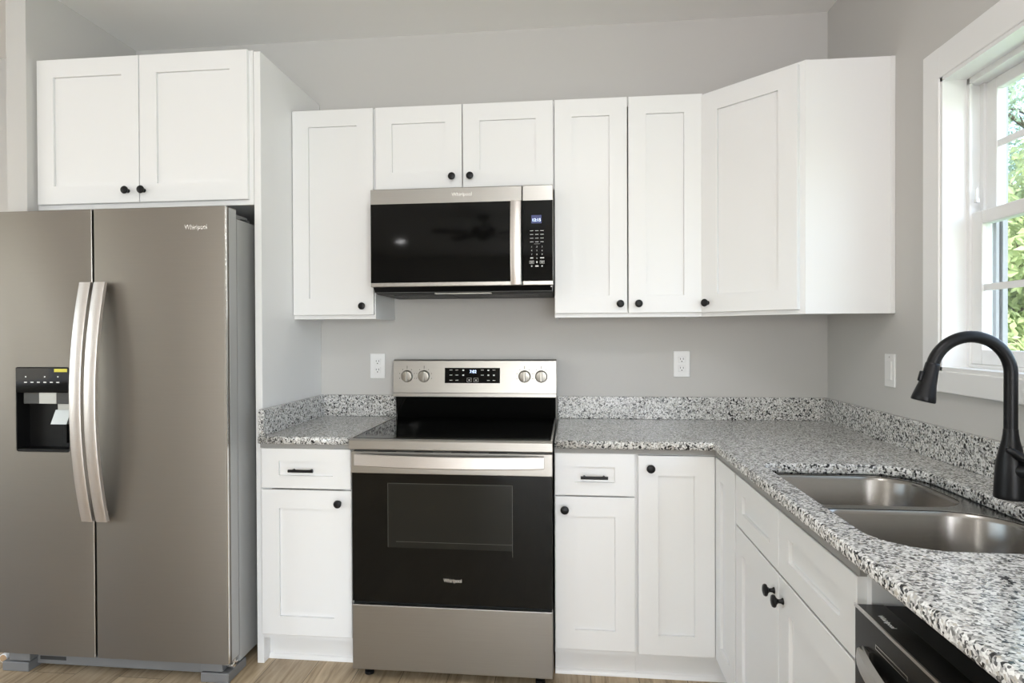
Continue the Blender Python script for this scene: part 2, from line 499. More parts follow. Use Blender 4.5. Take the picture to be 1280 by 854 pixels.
# ------------------------------------------------------------------ outdoors seen through the panes
struct('ground', boxes((.2, 60, -30, 60, -.9, -.6)), 'lawn')
def tree(loc, h, cr, seed, m, label, group='trees beyond the kitchen window', dense=20000):
    rnd = random.Random(seed)
    r = thing('leafy_tree', label, 'tree', loc, rnd.random() * 6, group)
    bm = B(); pts = [(0, 0, 0), (.05, .02, h * .3), (-.04, .05, h * .55), (0, 0, h * .8)]
    tube(bm, pts, [.16, .12, .09, .03], 10)
    for k in range(9):
        a = rnd.random() * 6.28; z = h * (.3 + .05 * k); L = cr * .7
        tube(bm, [(0, 0, z), (math.cos(a) * L * .5, math.sin(a) * L * .5, z + L * .3), (math.cos(a) * L, math.sin(a) * L, z + L * .5)], [.06, .04, .012], 7)
    link('trunk', bm, 'bark', r, True)
    blobs = []
    for k in range(34):
        z = h * (.16 + .84 * rnd.random()); f = math.sin(PI * min(1, max(.12, (z / h - .02))) ** .8) ** .6
        a = rnd.random() * 6.28; q = cr * f * math.sqrt(rnd.random())
        blobs.append((Vector((math.cos(a) * q, math.sin(a) * q, z)), cr * (.20 + .2 * rnd.random())))
    vs, fs = [], []
    for i in range(dense):
        c, rad = blobs[rnd.randrange(len(blobs))]
        d = Vector((rnd.gauss(0, 1), rnd.gauss(0, 1), rnd.gauss(0, 1))).normalized()
        p = c + d * rad * (rnd.random() ** .35)
        s = (.024 + .026 * rnd.random()) * (1 + cr * .16)
        ax = (d + Vector((rnd.uniform(-.8, .8), rnd.uniform(-.8, .8), rnd.uniform(-.2, 1)))).normalized()
        u = ax.orthogonal().normalized(); u = Quaternion(ax, rnd.random() * 6.28) @ u; w = ax.cross(u)
        k = len(vs)
        vs += [p - u * s * 1.3, p + w * s * .6 + ax * s * .15, p + u * s * 1.3, p - w * s * .6 + ax * s * .15]
        fs += [(k, k + 1, k + 2, k + 3)]
    me = bpy.data.meshes.new('foliage'); me.from_pydata(vs, [], fs); me.materials.append(M[m])
    o = bpy.data.objects.new('foliage', me); COL.objects.link(o); o.parent = r; o['kind'] = 'stuff'
    return r
tree((4.5, 5.3, -.6), 3.9, 1.6, 3, 'leaf_a', 'low bright yellow-green tree nearest outside the window, behind the lower sash')
tree((9.6, 12.9, -.6), 9.5, 3.2, 5, 'leaf_b', 'tall pale green tree seen through the upper sash beyond the low bright tree', dense=26000)
tree((4.6, 13.6, -.6), 7.5, 1.7, 8, 'leaf_b', 'slender mid-green tree at the left edge of the window panes')
tree((13.6, 8.2, -.6), 7.0, 2.6, 9, 'leaf_a', 'broad yellow-green tree far to the right beyond the window')

# ------------------------------------------------------------------ wall cabinets
ZB, ZT = 1.378, 2.295
def cabinet_body(x0, x1, depth, z0, z1, parent, ff=.019):
    """carcass behind the face-frame plane y=0, slightly recessed underside"""
    bm = B(); t = .016
    box(bm, x0, x0 + t, ff, depth, z0, z1); box(bm, x1 - t, x1, ff, depth, z0, z1)
    box(bm, x0 + t, x1 - t, ff, depth, z1 - t, z1); box(bm, x0 + t, x1 - t, ff, depth, z0 + .012, z0 + .012 + t)
    box(bm, x0 + t, x1 - t, depth - .006, depth, z0 + .012 + t, z1 - t)
    s = .038
    box(bm, x0, x0 + s, 0, ff, z0, z1); box(bm, x1 - s, x1, 0, ff, z0, z1)
    box(bm, x0 + s, x1 - s, 0, ff, z1 - s, z1); box(bm, x0 + s, x1 - s, 0, ff, z0, z0 + s)
    return link('carcass', bm, 'cab', parent)
def door(parent, x0, x1, z0, z1, kx=None, kz=None, st=.073, rl=None, name='door'):
    o = link(name, shaker(B(), x0, x1, z0, z1, st, rl), 'cab', parent)
    if kx is not None: knob(o, kx, kz)
    return o
GW = 'white upper wall cabinets'
FY = -.308
c = thing('wall_cabinet', 'narrow white single-door wall cabinet between the tall end panel and the microwave', 'cabinet', (-2.371, FY, 0), 0, GW)
cabinet_body(0, .372, .3075, ZB, ZT, c)
door(c, .003, .368, ZB + .017, ZT - .002, .321, 1.433)
c = thing('wall_cabinet', 'short white two-door wall cabinet directly above the microwave', 'cabinet', (-1.999, FY, 0), 0, GW)
cabinet_body(.0005, .779, .3075, 1.920, ZT, c)
door(c, .007, .387, 1.937, ZT - .002, .346, 1.982)
door(c, .391, .775, 1.937, ZT - .002, .424, 1.982)
c = thing('wall_cabinet', 'tall white two-door wall cabinet just right of the microwave', 'cabinet', (-1.2185, FY, 0), 0, GW)
cabinet_body(0, .6075, .3075, ZB, ZT, c)
door(c, .001, .3015, ZB + .017, ZT - .002, .2715, 1.433)
door(c, .3065, .6055, ZB + .017, ZT - .002, .3465, 1.433)
# diagonal corner cabinet
c = thing('wall_cabinet', 'white corner wall cabinet with one angled door and a plain side facing the room', 'cabinet', (-.61, FY, 0), 0, GW)
pts = [(.0005, .3075), (.0005, .0), (.302, -.302), (.6095, -.302), (.6095, .3075)]
b_ = prism(B(), pts, ZB + .012, ZT)
prism(b_, [(.0005, .02), (.0005, .0), (.302, -.302), (.6095, -.302), (.6095, -.286), (.31, -.286)], ZB, ZB + .012)
box(b_, .594, .6095, -.3045, -.302, ZB, ZT); box(b_, .302, .318, -.3045, -.302, ZB, ZT)
link('carcass', b_, 'cab', c)
d = link('door', shaker(B(), .008, .409, ZB + .016, ZT - .012), 'cab', c)
d.rotation_euler = (0, 0, -PI / 4); d.location = (-.0005, 0, 0)
knob(d, .038, 1.433)

# ------------------------------------------------------------------ refrigerator surround
bm = boxes((-2.399, -2.371, -.614, -.0005, 0, 2.433), bev=.0012)
o = link('end_panel', bm, 'cab'); o['label'] = 'tall white end panel standing from floor to cabinet top right of the refrigerator'; o['category'] = 'panel'
c = thing('wall_cabinet', 'deep white two-door cabinet above the refrigerator', 'cabinet', (-3.334, -.615, 0), 0, GW)
cabinet_body(.0, .934, .61, 1.827, 2.437, c)
door(c, .012, .458, 1.846, 2.436, .411, 1.892)
door(c, .462, .918, 1.846, 2.436, .480, 1.892)

# ------------------------------------------------------------------ base cabinets
GB = 'white base cabinets'
BY = -.616
ZD0, ZD1 = .127, .860
def base_body(x0, x1, depth, parent):
    bm = B(); t = .016; ff = .019; z0, z1 = .105, .882
    box(bm, x0, x0 + t, ff, depth, z0, z1); box(bm, x1 - t, x1, ff, depth, z0, z1)
    box(bm, x0 + t, x1 - t, ff, depth, z0, z0 + t); box(bm, x0 + t, x1 - t, depth - .006, depth, z0 + t, z1)
    s = .038
    box(bm, x0, x0 + s, 0, ff, z0, z1); box(bm, x1 - s, x1, 0, ff, z0, z1)
    box(bm, x0 + s, x1 - s, 0, ff, z1 - s, z1); box(bm, x0 + s, x1 - s, 0, ff, z0, z0 + s)
    return link('carcass', bm, 'cab', parent)
def toe(parent, x0, x1, y=.055):
    link('toe_kick', boxes((x0, x1, y, y + .014, 0, .105)), 'cab', parent)
    n = 5; bm = B()
    pts = [(y, 0), (y, .018)] + [(y - .012 * math.sin(i / n * PI / 2), .018 * math.cos(i / n * PI / 2)) for i in range(1, n + 1)]
    extrude_yz(bm, pts, x0, x1)
    link('shoe_molding', bm, 'trim', parent)
def drawer_front(parent, x0, x1, z0, z1, px=None, pz=None):
    o = link('drawer', shaker(B(), x0, x1, z0, z1, .073, .050), 'cab', parent)
    if px is not None: pull(o, px, pz)
    return o
c = thing('base_cabinet', 'narrow white base cabinet with one drawer and door left of the range', 'cabinet', (-2.3705, BY, 0), 0, GB)
base_body(0, .372, .6155, c); toe(c, 0, .372)
drawer_front(c, .002, .368, .706, ZD1 + .003, .175, .780)
door(c, .002, .370, ZD0, .700, .321, .654)
c = thing('base_cabinet', 'narrow white base cabinet with one drawer and door right of the range', 'cabinet', (-1.2145, BY, 0), 0, GB)
base_body(0, .304, .6155, c); toe(c, 0, .304)
drawer_front(c, .002, .296, .705, ZD1 + .003, .147, .777)
door(c, .002, .297, ZD0, .700, .038, .654)
# corner cabinet with doors on both runs
c = thing('corner_cabinet', 'white corner base cabinet with two tall doors meeting at the inside corner', 'cabinet', (-.610, BY, 0), 0, GB)
b_ = prism(B(), [(-.300, .0), (-.300, .6155), (.6095, .6155), (.6095, -.298), (0.0, -.298), (0.0, 0.0)], .105, .868)
link('carcass', b_, 'cab', c)
link('toe_kick', prism(B(), [(-.30, .055), (-.30, .069), (.069, .069), (.069, -.298), (.055, -.298), (.055, .055)], 0, .105), 'cab', c)
bm = B(); extrude_yz(bm, [(.043, 0), (.055, 0), (.055, .018), (.047, .013)], -.30, .055); link('shoe_molding', bm, 'trim', c)
d = door(c, -.296, -.020, .120, ZD1 - .002, -.252, .813)
d2 = link('door', shaker(B(), .021, .294, .120, ZD1 - .002), 'cab', c)
d2.rotation_euler = (0, 0, -PI / 2); d2.location = (0, 0, 0)
# sink base on the right wall
c = thing('base_cabinet', 'wide white sink base cabinet with two false fronts above two doors', 'cabinet', (-.610, -.9145, 0), -PI / 2, GB)
base_body(0, .908, .58, c); toe(c, 0, .908)
drawer_front(c, .012, .438, .700, ZD1 - .002); drawer_front(c, .442, .890, .700, ZD1 - .002)
door(c, .012, .438, ZD0, .694, .405, .640); door(c, .442, .890, ZD0, .694, .475, .640)

# ------------------------------------------------------------------ dishwasher
DW = thing('dishwasher', 'black dishwasher with curved bar handle under the granite beside the sink cabinet', 'dishwasher', (-.605, -1.829, 0), -PI / 2)
link('tub', boxes((.004, .600, .004, .575, .085, .817)), 'gasket', DW)
dd = link('door', boxes((.003, .601, -.0385, .012, .11, .819), bev=.003), 'dwblack', DW)
link('console_edge', boxes((.003, .601, -.0395, -.0365, .815, .8205)), 'chrome', dd)
bm = B()
L, z = .52, .740
prof = []
for i in range(17):
    a = i / 16; x = .040 + L * a; yo = -.050 - .028 * math.sin(PI * a) ** .8
    prof.append([(x, yo + .010, z + .019), (x, yo, z + .015), (x, yo - .002, z), (x, yo, z - .015), (x, yo + .010, z - .019)])
loft(bm, prof)
for x in (.040, .040 + L - .02): box(bm, x, x + .02, -.047, -.038, z - .018, z + .018)
link('handle', bm, 'steel', dd, True)
link('vent_slot', boxes((.085, .19, -.0392, -.0375, .7755, .7770), (.085, .19, -.0392, -.0375, .7820, .7835), (.085, .0865, -.0392, -.0375, .7770, .7820), (.1885, .19, -.0392, -.0375, .7770, .7820)), 'chrome', dd)
text('lettering', 'Whirlpool', .012, 'print', dd, (.078, -.018, .8193), (0, 0, 0), .0003, .15)
link('indicator', lathe(B(), [(.002, 0), (.0018, .0012)], (.335, -.030, .8188), (0, 0, 1), 12), 'print', dd)
link('kick_plate', boxes((.004, .600, .03, .045, 0, .105)), 'blackplastic', DW)
o = link('end_panel', boxes((-.629, -.001, -2.452, -2.432, 0, .8825), bev=.001), 'cab'); o['label'] = 'low white end panel closing the counter run past the dishwasher'; o['category'] = 'panel'

# ------------------------------------------------------------------ granite
def slab(name, outline, holes, z0, z1, parent, bev=.006):
    cu = bpy.data.curves.new(name, 'CURVE'); cu.dimensions = '2D'; cu.fill_mode = 'BOTH'
    for pts in [outline] + holes:
        sp = cu.splines.new('POLY'); sp.points.add(len(pts) - 1); sp.use_cyclic_u = True
        for q, (x, y) in zip(sp.points, pts): q.co = (x, y, 0, 1)
    cu.extrude = (z1 - z0) / 2 - bev; cu.bevel_depth = bev; cu.bevel_resolution = 2; cu.offset = -bev
    o = bpy.data.objects.new(name, cu); COL.objects.link(o); bpy.context.view_layer.update()
    me = apply_mods(o); bpy.data.objects.remove(o, do_unlink=True)
    me.transform(Matrix.Translation((0, 0, (z0 + z1) / 2)))
    me.materials.clear(); me.materials.append(M['granite'])
    r = bpy.data.objects.new(name, me); COL.objects.link(r); r.parent = parent
    return r
CZ0, CZ1 = .883, .913
SP = .022
CT = thing('countertop', 'long speckled granite countertop with the sink, turning along the right wall', 'countertop', (0, 0, 0))
HX0, HX1, HY0, HY1 = -.575, -.150, -1.812, -1.022
hole = rrect((HX0 + HX1) / 2, (HY0 + HY1) / 2, HX1 - HX0, HY1 - HY0, [.13, .03, .12, .09], 10)
ce = -.640
outl = [(-1.2135, -.656), (ce - .006, -.656), (ce - .001, -.658), (ce, -.663), (ce, -2.462), (-.0005, -2.462), (-.0005, -.0005), (-1.2135, -.0005)]
slab('slab', outl, [hole], CZ0, CZ1, CT)
link('backsplash', boxes((-1.2135, -.0005, -SP, -.0005, CZ1, 1.016), bev=.002), 'granite', CT)
link('backsplash', boxes((-SP - .0005, -.0005, -2.462, -SP - .0005, CZ1, 1.016), bev=.002), 'granite', CT)
link('grey_strip', boxes((-1.2135, -.6165, -.6355, -.6165, .8635, CZ0 + .0005), (-.6295, -.6165, -1.82, -.6355, .8635, CZ0 + .0005)), 'greystrip', CT)  # grey strip filling the gap between slab and doors
CL = thing('countertop', 'short speckled granite countertop between the end panel and the range', 'countertop', (0, 0, 0))
slab('slab', [(-2.3705, -.656), (-1.987, -.656), (-1.987, -.0005), (-2.3705, -.0005)], [], CZ0, CZ1, CL)
link('backsplash', boxes((-2.3485, -1.990, -SP, -.0005, CZ1, 1.016), bev=.002), 'granite', CL)
link('backsplash', boxes((-2.3705, -2.3485, -.652, -.0005, CZ1, 1.016), bev=.002), 'granite', CL)
link('grey_strip', boxes((-2.3705, -1.987, -.6355, -.6165, .865, CZ0 + .0005)), 'greystrip', CL)

# ------------------------------------------------------------------ sink
SK = thing('kitchen_sink', 'stainless double-bowl sink set under the granite by the window', 'sink', ((HX0 + HX1) / 2, (HY0 + HY1) / 2, .69))
def bowl(cx, cy, w, h, rs, depth, name='bowl'):
    ox, oy, oz = SK.location
    rings = []
    zr = .8815
    spec = [(.020, 0.0), (.004, 0.0), (0, -.003), (-.004, -.012), (-.012, -depth + .05), (-.022, -depth + .022), (-.045, -depth + .006), (-.075, -depth)]
    for off, dz in spec:
        rr = [max(.012, r + off) for r in rs]
        rings.append([(x - ox, y - oy, zr + dz - oz) for x, y in rrect(cx, cy, w + 2 * off, h + 2 * off, rr, 10)])
    bm = loft(B(), rings, False, True)
    o = link(name, bm, 'sink', SK, True)
    dr = lathe(B(), [(.056, 0), (.056, .002), (.045, .003), (.040, -.004), (.001, -.004)], (cx - ox, cy - oy, zr - depth - oz + .0005), (0, 0, 1), 28)
    link('drain', dr, 'chrome', o, True)
    return o
bowl((HX0 + HX1) / 2 - .012, -1.205, .400, .350, [.12, .045, .05, .10], .20)
bowl((HX0 + HX1) / 2 - .002, -1.612, .420, .400, [.13, .07, .11, .09], .22)
fl = slab('flange', rrect((HX0 + HX1) / 2, (HY0 + HY1) / 2, .50, .86, .1, 8),
          [rrect((HX0 + HX1) / 2 - .012, -1.205, .402, .352, [.12, .045, .05, .10], 8), rrect((HX0 + HX1) / 2 - .002, -1.612, .422, .402, [.13, .07, .11, .09], 8)], .8802, .8826, SK, .0004)
fl.data.materials.clear(); fl.data.materials.append(M['sink'])
fl.data.transform(Matrix.Translation(-SK.location))

# ------------------------------------------------------------------ faucet
FA = thing('kitchen_faucet', 'matte black gooseneck faucet with pull-down spray head behind the sink', 'faucet', (-.112, -1.40, CZ1))
bm = lathe(B(), [(.0335, 0), (.0345, .003), (.0340, .010), (.0330, .03), (.0315, .06), (.0285, .09), (.0235, .115), (.0180, .138), (.0155, .155), (.0150, .165)], (0, 0, 0), (0, 0, 1), 32)
link('base', bm, 'knob', FA, True)
pts = [(0, 0, .150), (0, 0, .20), (0, 0, .25)]
ar, az = .0885, .297
for i in range(25):
    a = math.radians(166) * i / 24
    pts.append((-ar + ar * math.cos(a), 0, az + ar * math.sin(a)))
link('spout', tube(B(), pts, .0142, 20), 'knob', FA, True)
e = Vector(pts[-1]); tdir = Vector((-math.sin(math.radians(166)), 0, math.cos(math.radians(166))))
bm = lathe(B(), [(.0142, -.004), (.0156, -.002), (.0158, .002), (.0165, .02), (.0195, .05), (.0250, .078), (.0265, .088), (.0250, .091), (.020, .0915)], e, tdir, 28)
sh = link('spray_head', bm, 'knob', FA, True)
q = tdir.to_track_quat('Z', 'Y').to_matrix().to_4x4()
bm = B(); box(bm, -.006, .006, .014, .0235, .02, .046, .003, 2, Matrix.Translation(e) @ q)
link('spray_button', bm, 'knob', sh, True)
bm = B()
tube(bm, [(.004, -.014, .068), (.020, -.046, .074), (.022, -.050, .075)], [.0185, .0175, .014], 18)
link('handle_hub', bm, 'knob', FA, True)
bm = B()
tube(bm, [(-.026, -.026, .124), (-.023, -.027, .121), (-.010, -.034, .112), (.012, -.046, .095), (.034, -.058, .080), (.048, -.066, .072)], [.002, .007, .0095, .0105, .009, .005], 14)
link('handle', bm, 'knob', FA, True)

# ------------------------------------------------------------------ range
RX0, RX1 = -1.980, -1.2195
RG = thing('electric_range', 'stainless freestanding electric range with black glass oven door and cooktop', 'range', ((RX0 + RX1) / 2, 0, 0))
hw = (RX1 - RX0) / 2
link('body', boxes((-hw + .004, hw - .004, -.655, -.012, .035, .905)), 'fridge_side', RG)
bm = B(); extrude_yz(bm, [(-.655, .878), (-.716, .878), (-.7185, .881), (-.7185, .911), (-.714, .9165), (-.690, .9175), (-.655, .9165)], -hw, hw)
box(bm, hw - .006, hw, -.69, -.06, .895, .9195); box(bm, -hw, -hw + .006, -.69, -.06, .895, .9195)
link('cooktop_trim', bm, 'steel', RG)
ck = link('cooktop_glass', boxes((-hw + .006, hw - .006, -.694, -.055, .902, .9185), bev=.0015), 'blackglass', RG)
m_ring = mat('burner_print', (.030, .030, .030), .12)
for (x, y, r) in ((-.19, -.52, .115), (.19, -.52, .095), (-.19, -.23, .08), (.19, -.23, .115), (0, -.33, .06)):
    bm = B()
    rings = [[(x + q * math.cos(2 * PI * i / 48), y + q * math.sin(2 * PI * i / 48), .91865) for i in range(48)] for q in (r - .002, r)]
    loft(bm, rings, False, False)
    rings = [[(x + q * math.cos(2 * PI * i / 48), y + q * math.sin(2 * PI * i / 48), .91865) for i in range(48)] for q in (r * .62 - .0015, r * .62)]
    loft(bm, rings, False, False)
    link('burner_ring', bm, m_ring, ck)
# riser and backguard
bm = B(); extrude_yz(bm, [(-.055, .900), (-.062, .919), (-.070, .940), (-.084, 1.012), (-.084, 1.03), (-.012, 1.03), (-.012, .900)], -hw + .008, hw - .002)
link('riser', bm, 'blackglass', RG)
bm = B(); extrude_yz(bm, [(-.094, 1.016), (-.096, 1.018), (-.096, 1.034), (-.092, 1.036), (-.082, 1.184), (-.078, 1.190), (-.020, 1.190), (-.012, 1.184), (-.012, 1.016)], -hw - .003, hw + .001)
bg = link('backguard', bm, 'steel', RG)
SL = math.atan2(.010, .148)
def on_bg(z): return -.092 + .010 * (z - 1.036) / .148
brot = (PI / 2 - SL, 0, 0)
cz = 1.1165
pan = link('control_panel', boxes((-.1375, .122, -.0018, .0035, -.0355, .0355), bev=.0008), 'blackglass', RG)
pan.location = (0, on_bg(cz), cz); pan.rotation_euler = (-SL, 0, 0)
yd = -.0024
text('clock_digits', '7:02', .019, 'lit', pan, (-.004, yd, .0175), (PI / 2, 0, 0), .0004)
def legend(parent, *bs): link('key_legend', boxes(*bs), 'print', parent)
for x, zs in ((-.108, (.0255, .002, -.0225)), (-.080, (.0255, .002, -.0225)), (.040, (.0255, .002)), (.094, (.0255, -.0225)), (.068, (-.0225,))):
    for zz in zs: legend(pan, (x - .0065, x + .0065, yd, yd + .001, zz - .001, zz + .001))
for x, zz in ((-.050, .0245), (-.050, .0015), (.068, .0015), (.094, .0015), (.068, .0245)):
    legend(pan, (x - .004, x + .004, yd, yd + .001, zz - .003, zz + .003))
for x in (-.022, .010):
    legend(pan, (x - .0105, x + .0105, yd, yd + .001, -.0125, -.0117), (x - .0105, x + .0105, yd, yd + .001, -.0300, -.0292), (x - .0105, x - .0097, yd, yd + .001, -.0292, -.0125), (x + .0097, x + .0105, yd, yd + .001, -.0292, -.0125),
           (x - .003, x + .003, yd, yd + .001, -.024, -.019))
for x in (-.318, -.2365, .236, .313):
    z = 1.113; y = on_bg(z)
    k = link('control_knob', lathe(B(), [(.0285, 0), (.0285, .004), (.0265, .006), (.0255, .016), (.0245, .0185), (.020, .0192), (.001, .0192)], (x, y, z), (0, -1, -.05), 32), 'knob_steel', RG, True)
    link('grip', boxes((x - .0055, x + .0055, y - .029, y - .010, z - .0235, z + .0235), bev=.002), 'knob_steel', k)
    bm = B()
    for a in range(-3, 4):
        an = a * .62; rr = .037
        px_, pz_ = x + rr * math.sin(an), z + rr * math.cos(an)
        box(bm, px_ - .0012, px_ + .0012, on_bg(pz_) - .0004, on_bg(pz_) + .001, pz_ - .0025, pz_ + .0025)
    box(bm, x - .0012, x + .0012, on_bg(z + .043) - .0004, on_bg(z + .043) + .001, z + .039, z + .048)
    link('dial_marks', bm, 'slot', bg)
# oven door
od = link('oven_door', boxes((-hw + .002, hw - .001, -.695, -.655, .300, .868), bev=.002), 'ovenglass', RG)
link('door_rail', boxes((-hw + .001, hw, -.702, -.690, .787, .869), bev=.002), 'steel', od)
for x in (-.24, -.10, .04, .18): link('vent_slot', boxes((x - .035, x + .035, -.7008, -.688, .8688, .8694)), 'blackplastic', od)
cxw = (-1.603) - (RX0 + RX1) / 2
link('window', boxes((cxw - .236, cxw + .236, -.6956, -.690, .508, .751)), 'ovenwin', od)
link('window_line', boxes((cxw - .236, cxw + .236, -.6959, -.6950, .749, .7505), (cxw - .236, cxw - .2345, -.6959, -.6950, .508, .7505), (cxw + .2345, cxw + .236, -.6959, -.6950, .485, .7505),
     (cxw - .205, cxw + .236, -.6959, -.6950, .530, .5312)), mat('window_border', (.07, .07, .062), .3), od)
bm = B(); rows = []
x0, x1 = -.360, .350
for i in range(25):
    a = i / 24; x = x0 + (x1 - x0) * a; yo = -.722 - .034 * (1 - (2 * a - 1) ** 2)
    zc = .840
    rows.append([(x, yo + .012, zc + .021), (x, yo + .002, zc + .0225), (x, yo, zc + .020), (x, yo, zc - .020), (x, yo + .002, zc - .0225), (x, yo + .012, zc - .021)])
loft(bm, rows)
for x in (x0, x1 - .02): box(bm, x, x + .02, -.716, -.700, .820, .860)
link('handle', bm, 'steel_handle', od, True)
text('lettering', 'Whirlpool', .019, 'logo', od, (-1.592 - (RX0 + RX1) / 2, -.6953, .390), (PI / 2, 0, 0), .0006, 0, .068, .0003)
link('drawer_gap', boxes((-hw + .004, hw - .003, -.680, -.655, .285, .302)), 'blackplastic', RG)
link('storage_drawer', boxes((-hw + .002, hw - .001, -.698, -.655, .042, .2885), bev=.003), 'steel', RG)
for x in (-hw + .05, hw - .05):
    for y in (-.64, -.08): link('foot', lathe(B(), [(.018, 0), (.018, .012), (.010, .014), (.010, .036)], (x, y, 0), (0, 0, 1), 16), 'blackplastic', RG, True)

# ------------------------------------------------------------------ microwave
MX0, MX1 = -1.980, -1.2215
MW = thing('microwave', 'stainless over-the-range microwave with black glass door under the short cabinet', 'microwave', ((MX0 + MX1) / 2, 0, 1.478))
mz = 1.478; mh = (MX1 - MX0) / 2
def Z(v): return v - mz
link('body', boxes((-mh + .004, mh - .004, -.395, -.001, Z(1.486), Z(1.918))), 'greyplastic', MW)
bm = B(); extrude_yz(bm, [(-.425, Z(1.507)), (-.400, Z(1.488)), (-.36, Z(1.480)), (-.01, Z(1.478)), (-.01, Z(1.487)), (-.395, Z(1.507))], -mh + .006, mh - .006)
un = link('underside', bm, 'blackplastic', MW)
bm = B()
for i in range(10):
    box(bm, -.31, -.06, -.33 + i * .024, -.318 + i * .024, Z(1.4760), Z(1.4795)); box(bm, .06, .31, -.33 + i * .024, -.318 + i * .024, Z(1.4760), Z(1.4795))
link('grease_filter', bm, 'darkplastic', un)
link('task_lamp', boxes((-.12, .12, -.385, -.350, Z(1.4785), Z(1.4835)), bev=.001), 'silver', un)
xs = -1.3465 - (MX0 + MX1) / 2
md = link('door', boxes((-mh, xs - .0012, -.440, -.398, Z(1.507), Z(1.912)), bev=.0025), 'steel', MW)
link('glass', boxes((-mh + .0015, xs - .0014, -.4415, -.430, Z(1.5235), Z(1.8500))), 'blackglass', md)
bm = B(); rows = []
hc = -1.371 - (MX0 + MX1) / 2
for i in range(21):
    a = i / 20; z = 1.509 + .340 * a; yo = -.460 - .018 * (1 - (2 * a - 1) ** 2); w = .0215
    rows.append([(hc - w, yo + .012, Z(z)), (hc - w, yo + .002, Z(z)), (hc - w + .003, yo, Z(z)), (hc + w - .003, yo, Z(z)), (hc + w, yo + .002, Z(z)), (hc + w, yo + .012, Z(z))])
loft(bm, rows)
for z in (1.509, 1.829): box(bm, hc - .02, hc + .02, -.452, -.440, Z(z), Z(z + .02))
link('handle', bm, 'steel_handle', md, True)
text('lettering', 'Whirlpool', .021, 'logo', md, (-1.594 - (MX0 + MX1) / 2, -.4405, Z(1.883)), (PI / 2, 0, 0), .0006, 0, .084, .0002)
cp = link('control_panel', boxes((xs + .0012, mh, -.440, -.398, Z(1.507), Z(1.912)), bev=.0025), 'steel', MW)
link('glass', boxes((xs + .0014, mh - .0012, -.4415, -.430, Z(1.5235), Z(1.8500))), 'blackglass', cp)
pc = -1.287 - (MX0 + MX1) / 2; yk = -.4420
link('display', boxes((pc - .022, pc + .019, yk, -.44, Z(1.757), Z(1.790))), 'litwin', cp)
text('clock_digits', '12:15', .0165, 'lit', cp, (pc - .0015, yk - .0004, Z(1.770)), (PI / 2, 0, 0), .0003)
for zz in (1.727, 1.712, 1.697, 1.682):
    for dx in (-.021, 0, .021): legend(cp, (pc + dx - .0066, pc + dx + .0066, yk, -.441, Z(zz - .0009), Z(zz + .0009)))
legend(cp, (pc - .012, pc + .012, yk, -.441, Z(1.6735), Z(1.6741)))
for dx, zz, w, h in ((-.021, 1.617, .006, .002), (.021, 1.617, .008, .002), (-.021, 1.584, .0025, .0025), (0, 1.584, .0065, .0025), (.021, 1.584, .0025, .0025), (0, 1.600, .0025, .0035)):
    legend(cp, (pc + dx - w, pc + dx + w, yk, -.441, Z(zz - h), Z(zz + h)))
for dx in (-.021, .021):
    x0_, x1_, z0_, z1_ = pc + dx - .009, pc + dx + .009, 1.594, 1.606
    legend(cp, (x0_, x1_, yk, -.441, Z(z0_), Z(z0_ + .001)), (x0_, x1_, yk, -.441, Z(z1_ - .001), Z(z1_)), (x0_, x0_ + .001, yk, -.441, Z(z0_), Z(z1_)), (x1_ - .001, x1_, yk, -.441, Z(z0_), Z(z1_)),
           (x0_ + .0035, x1_ - .0035, yk, -.441, Z(1.5985), Z(1.6015)))
for i, ch in enumerate('1234567890'):
    r_, c_ = (i // 3, i % 3) if i < 9 else (3, 1)
    text('key_digit', ch, .0085, 'print', cp, (pc + (c_ - 1) * .021, yk, Z(1.662 - r_ * .0155)), (PI / 2, 0, 0), .0003)
link('clip', boxes((mh - .010, mh - .004, -.425, -.415, Z(1.500), Z(1.506))), 'silver', cp)

# ------------------------------------------------------------------ refrigerator
FX0, FX1, FS = -3.372, -2.424, -2.957
RF = thing('refrigerator', 'stainless side-by-side refrigerator with water dispenser standing against the end panel', 'refrigerator', ((FX0 + FX1) / 2, -.30, 0))
rx, ry = RF.location.x, RF.location.y
def fb(x0, x1, y0, y1, z0, z1): return (x0 - rx, x1 - rx, y0 - ry, y1 - ry, z0, z1)
link('cabinet', boxes(fb(FX0 + .012, FX1 - .006, -.695, -.04, .045, 1.757), bev=.004), 'fridge_side', RF)
link('gasket', boxes(fb(FX0 + .02, FX1 - .014, -.712, -.694, .10, 1.75)), 'gasket', RF)
FYF = -.790
def door_profile(x0, x1, r0, r1):
    pts = [(x0, -.710), (x0, FYF + r0)]
    for i in range(1, 6): a = i / 5 * PI / 2; pts.append((x0 + r0 - r0 * math.cos(a), FYF + r0 - r0 * math.sin(a)))
    for i in range(1, 6): a = i / 5 * PI / 2; pts.append((x1 - r1 + r1 * math.sin(a), FYF + r1 - r1 * math.cos(a)))
    pts += [(x1, -.710)]
    return [(x - rx, y - ry) for x, y in pts]
DZ0, DZ1 = .079, 1.789
ld = prism(B(), door_profile(FX0, FS - .004, .008, .006), DZ0, DZ1)
hole_b = prism(B(), [(x - rx, z) for x, z in rrect(-3.170, 1.026, .225, .327, .010, 4)], 0, 1)
for v in hole_b.verts: v.co = Vector((v.co.x, -.80 - ry + v.co.z * .072, v.co.y))
ld = cut(ld, [hole_b])
ld = link('freezer_door', ld, 'steel_fridge', RF, True)
rd = link('fresh_food_door', prism(B(), door_profile(FS + .0035, FX1, .006, .008), DZ0, DZ1), 'steel_fridge', RF, True)
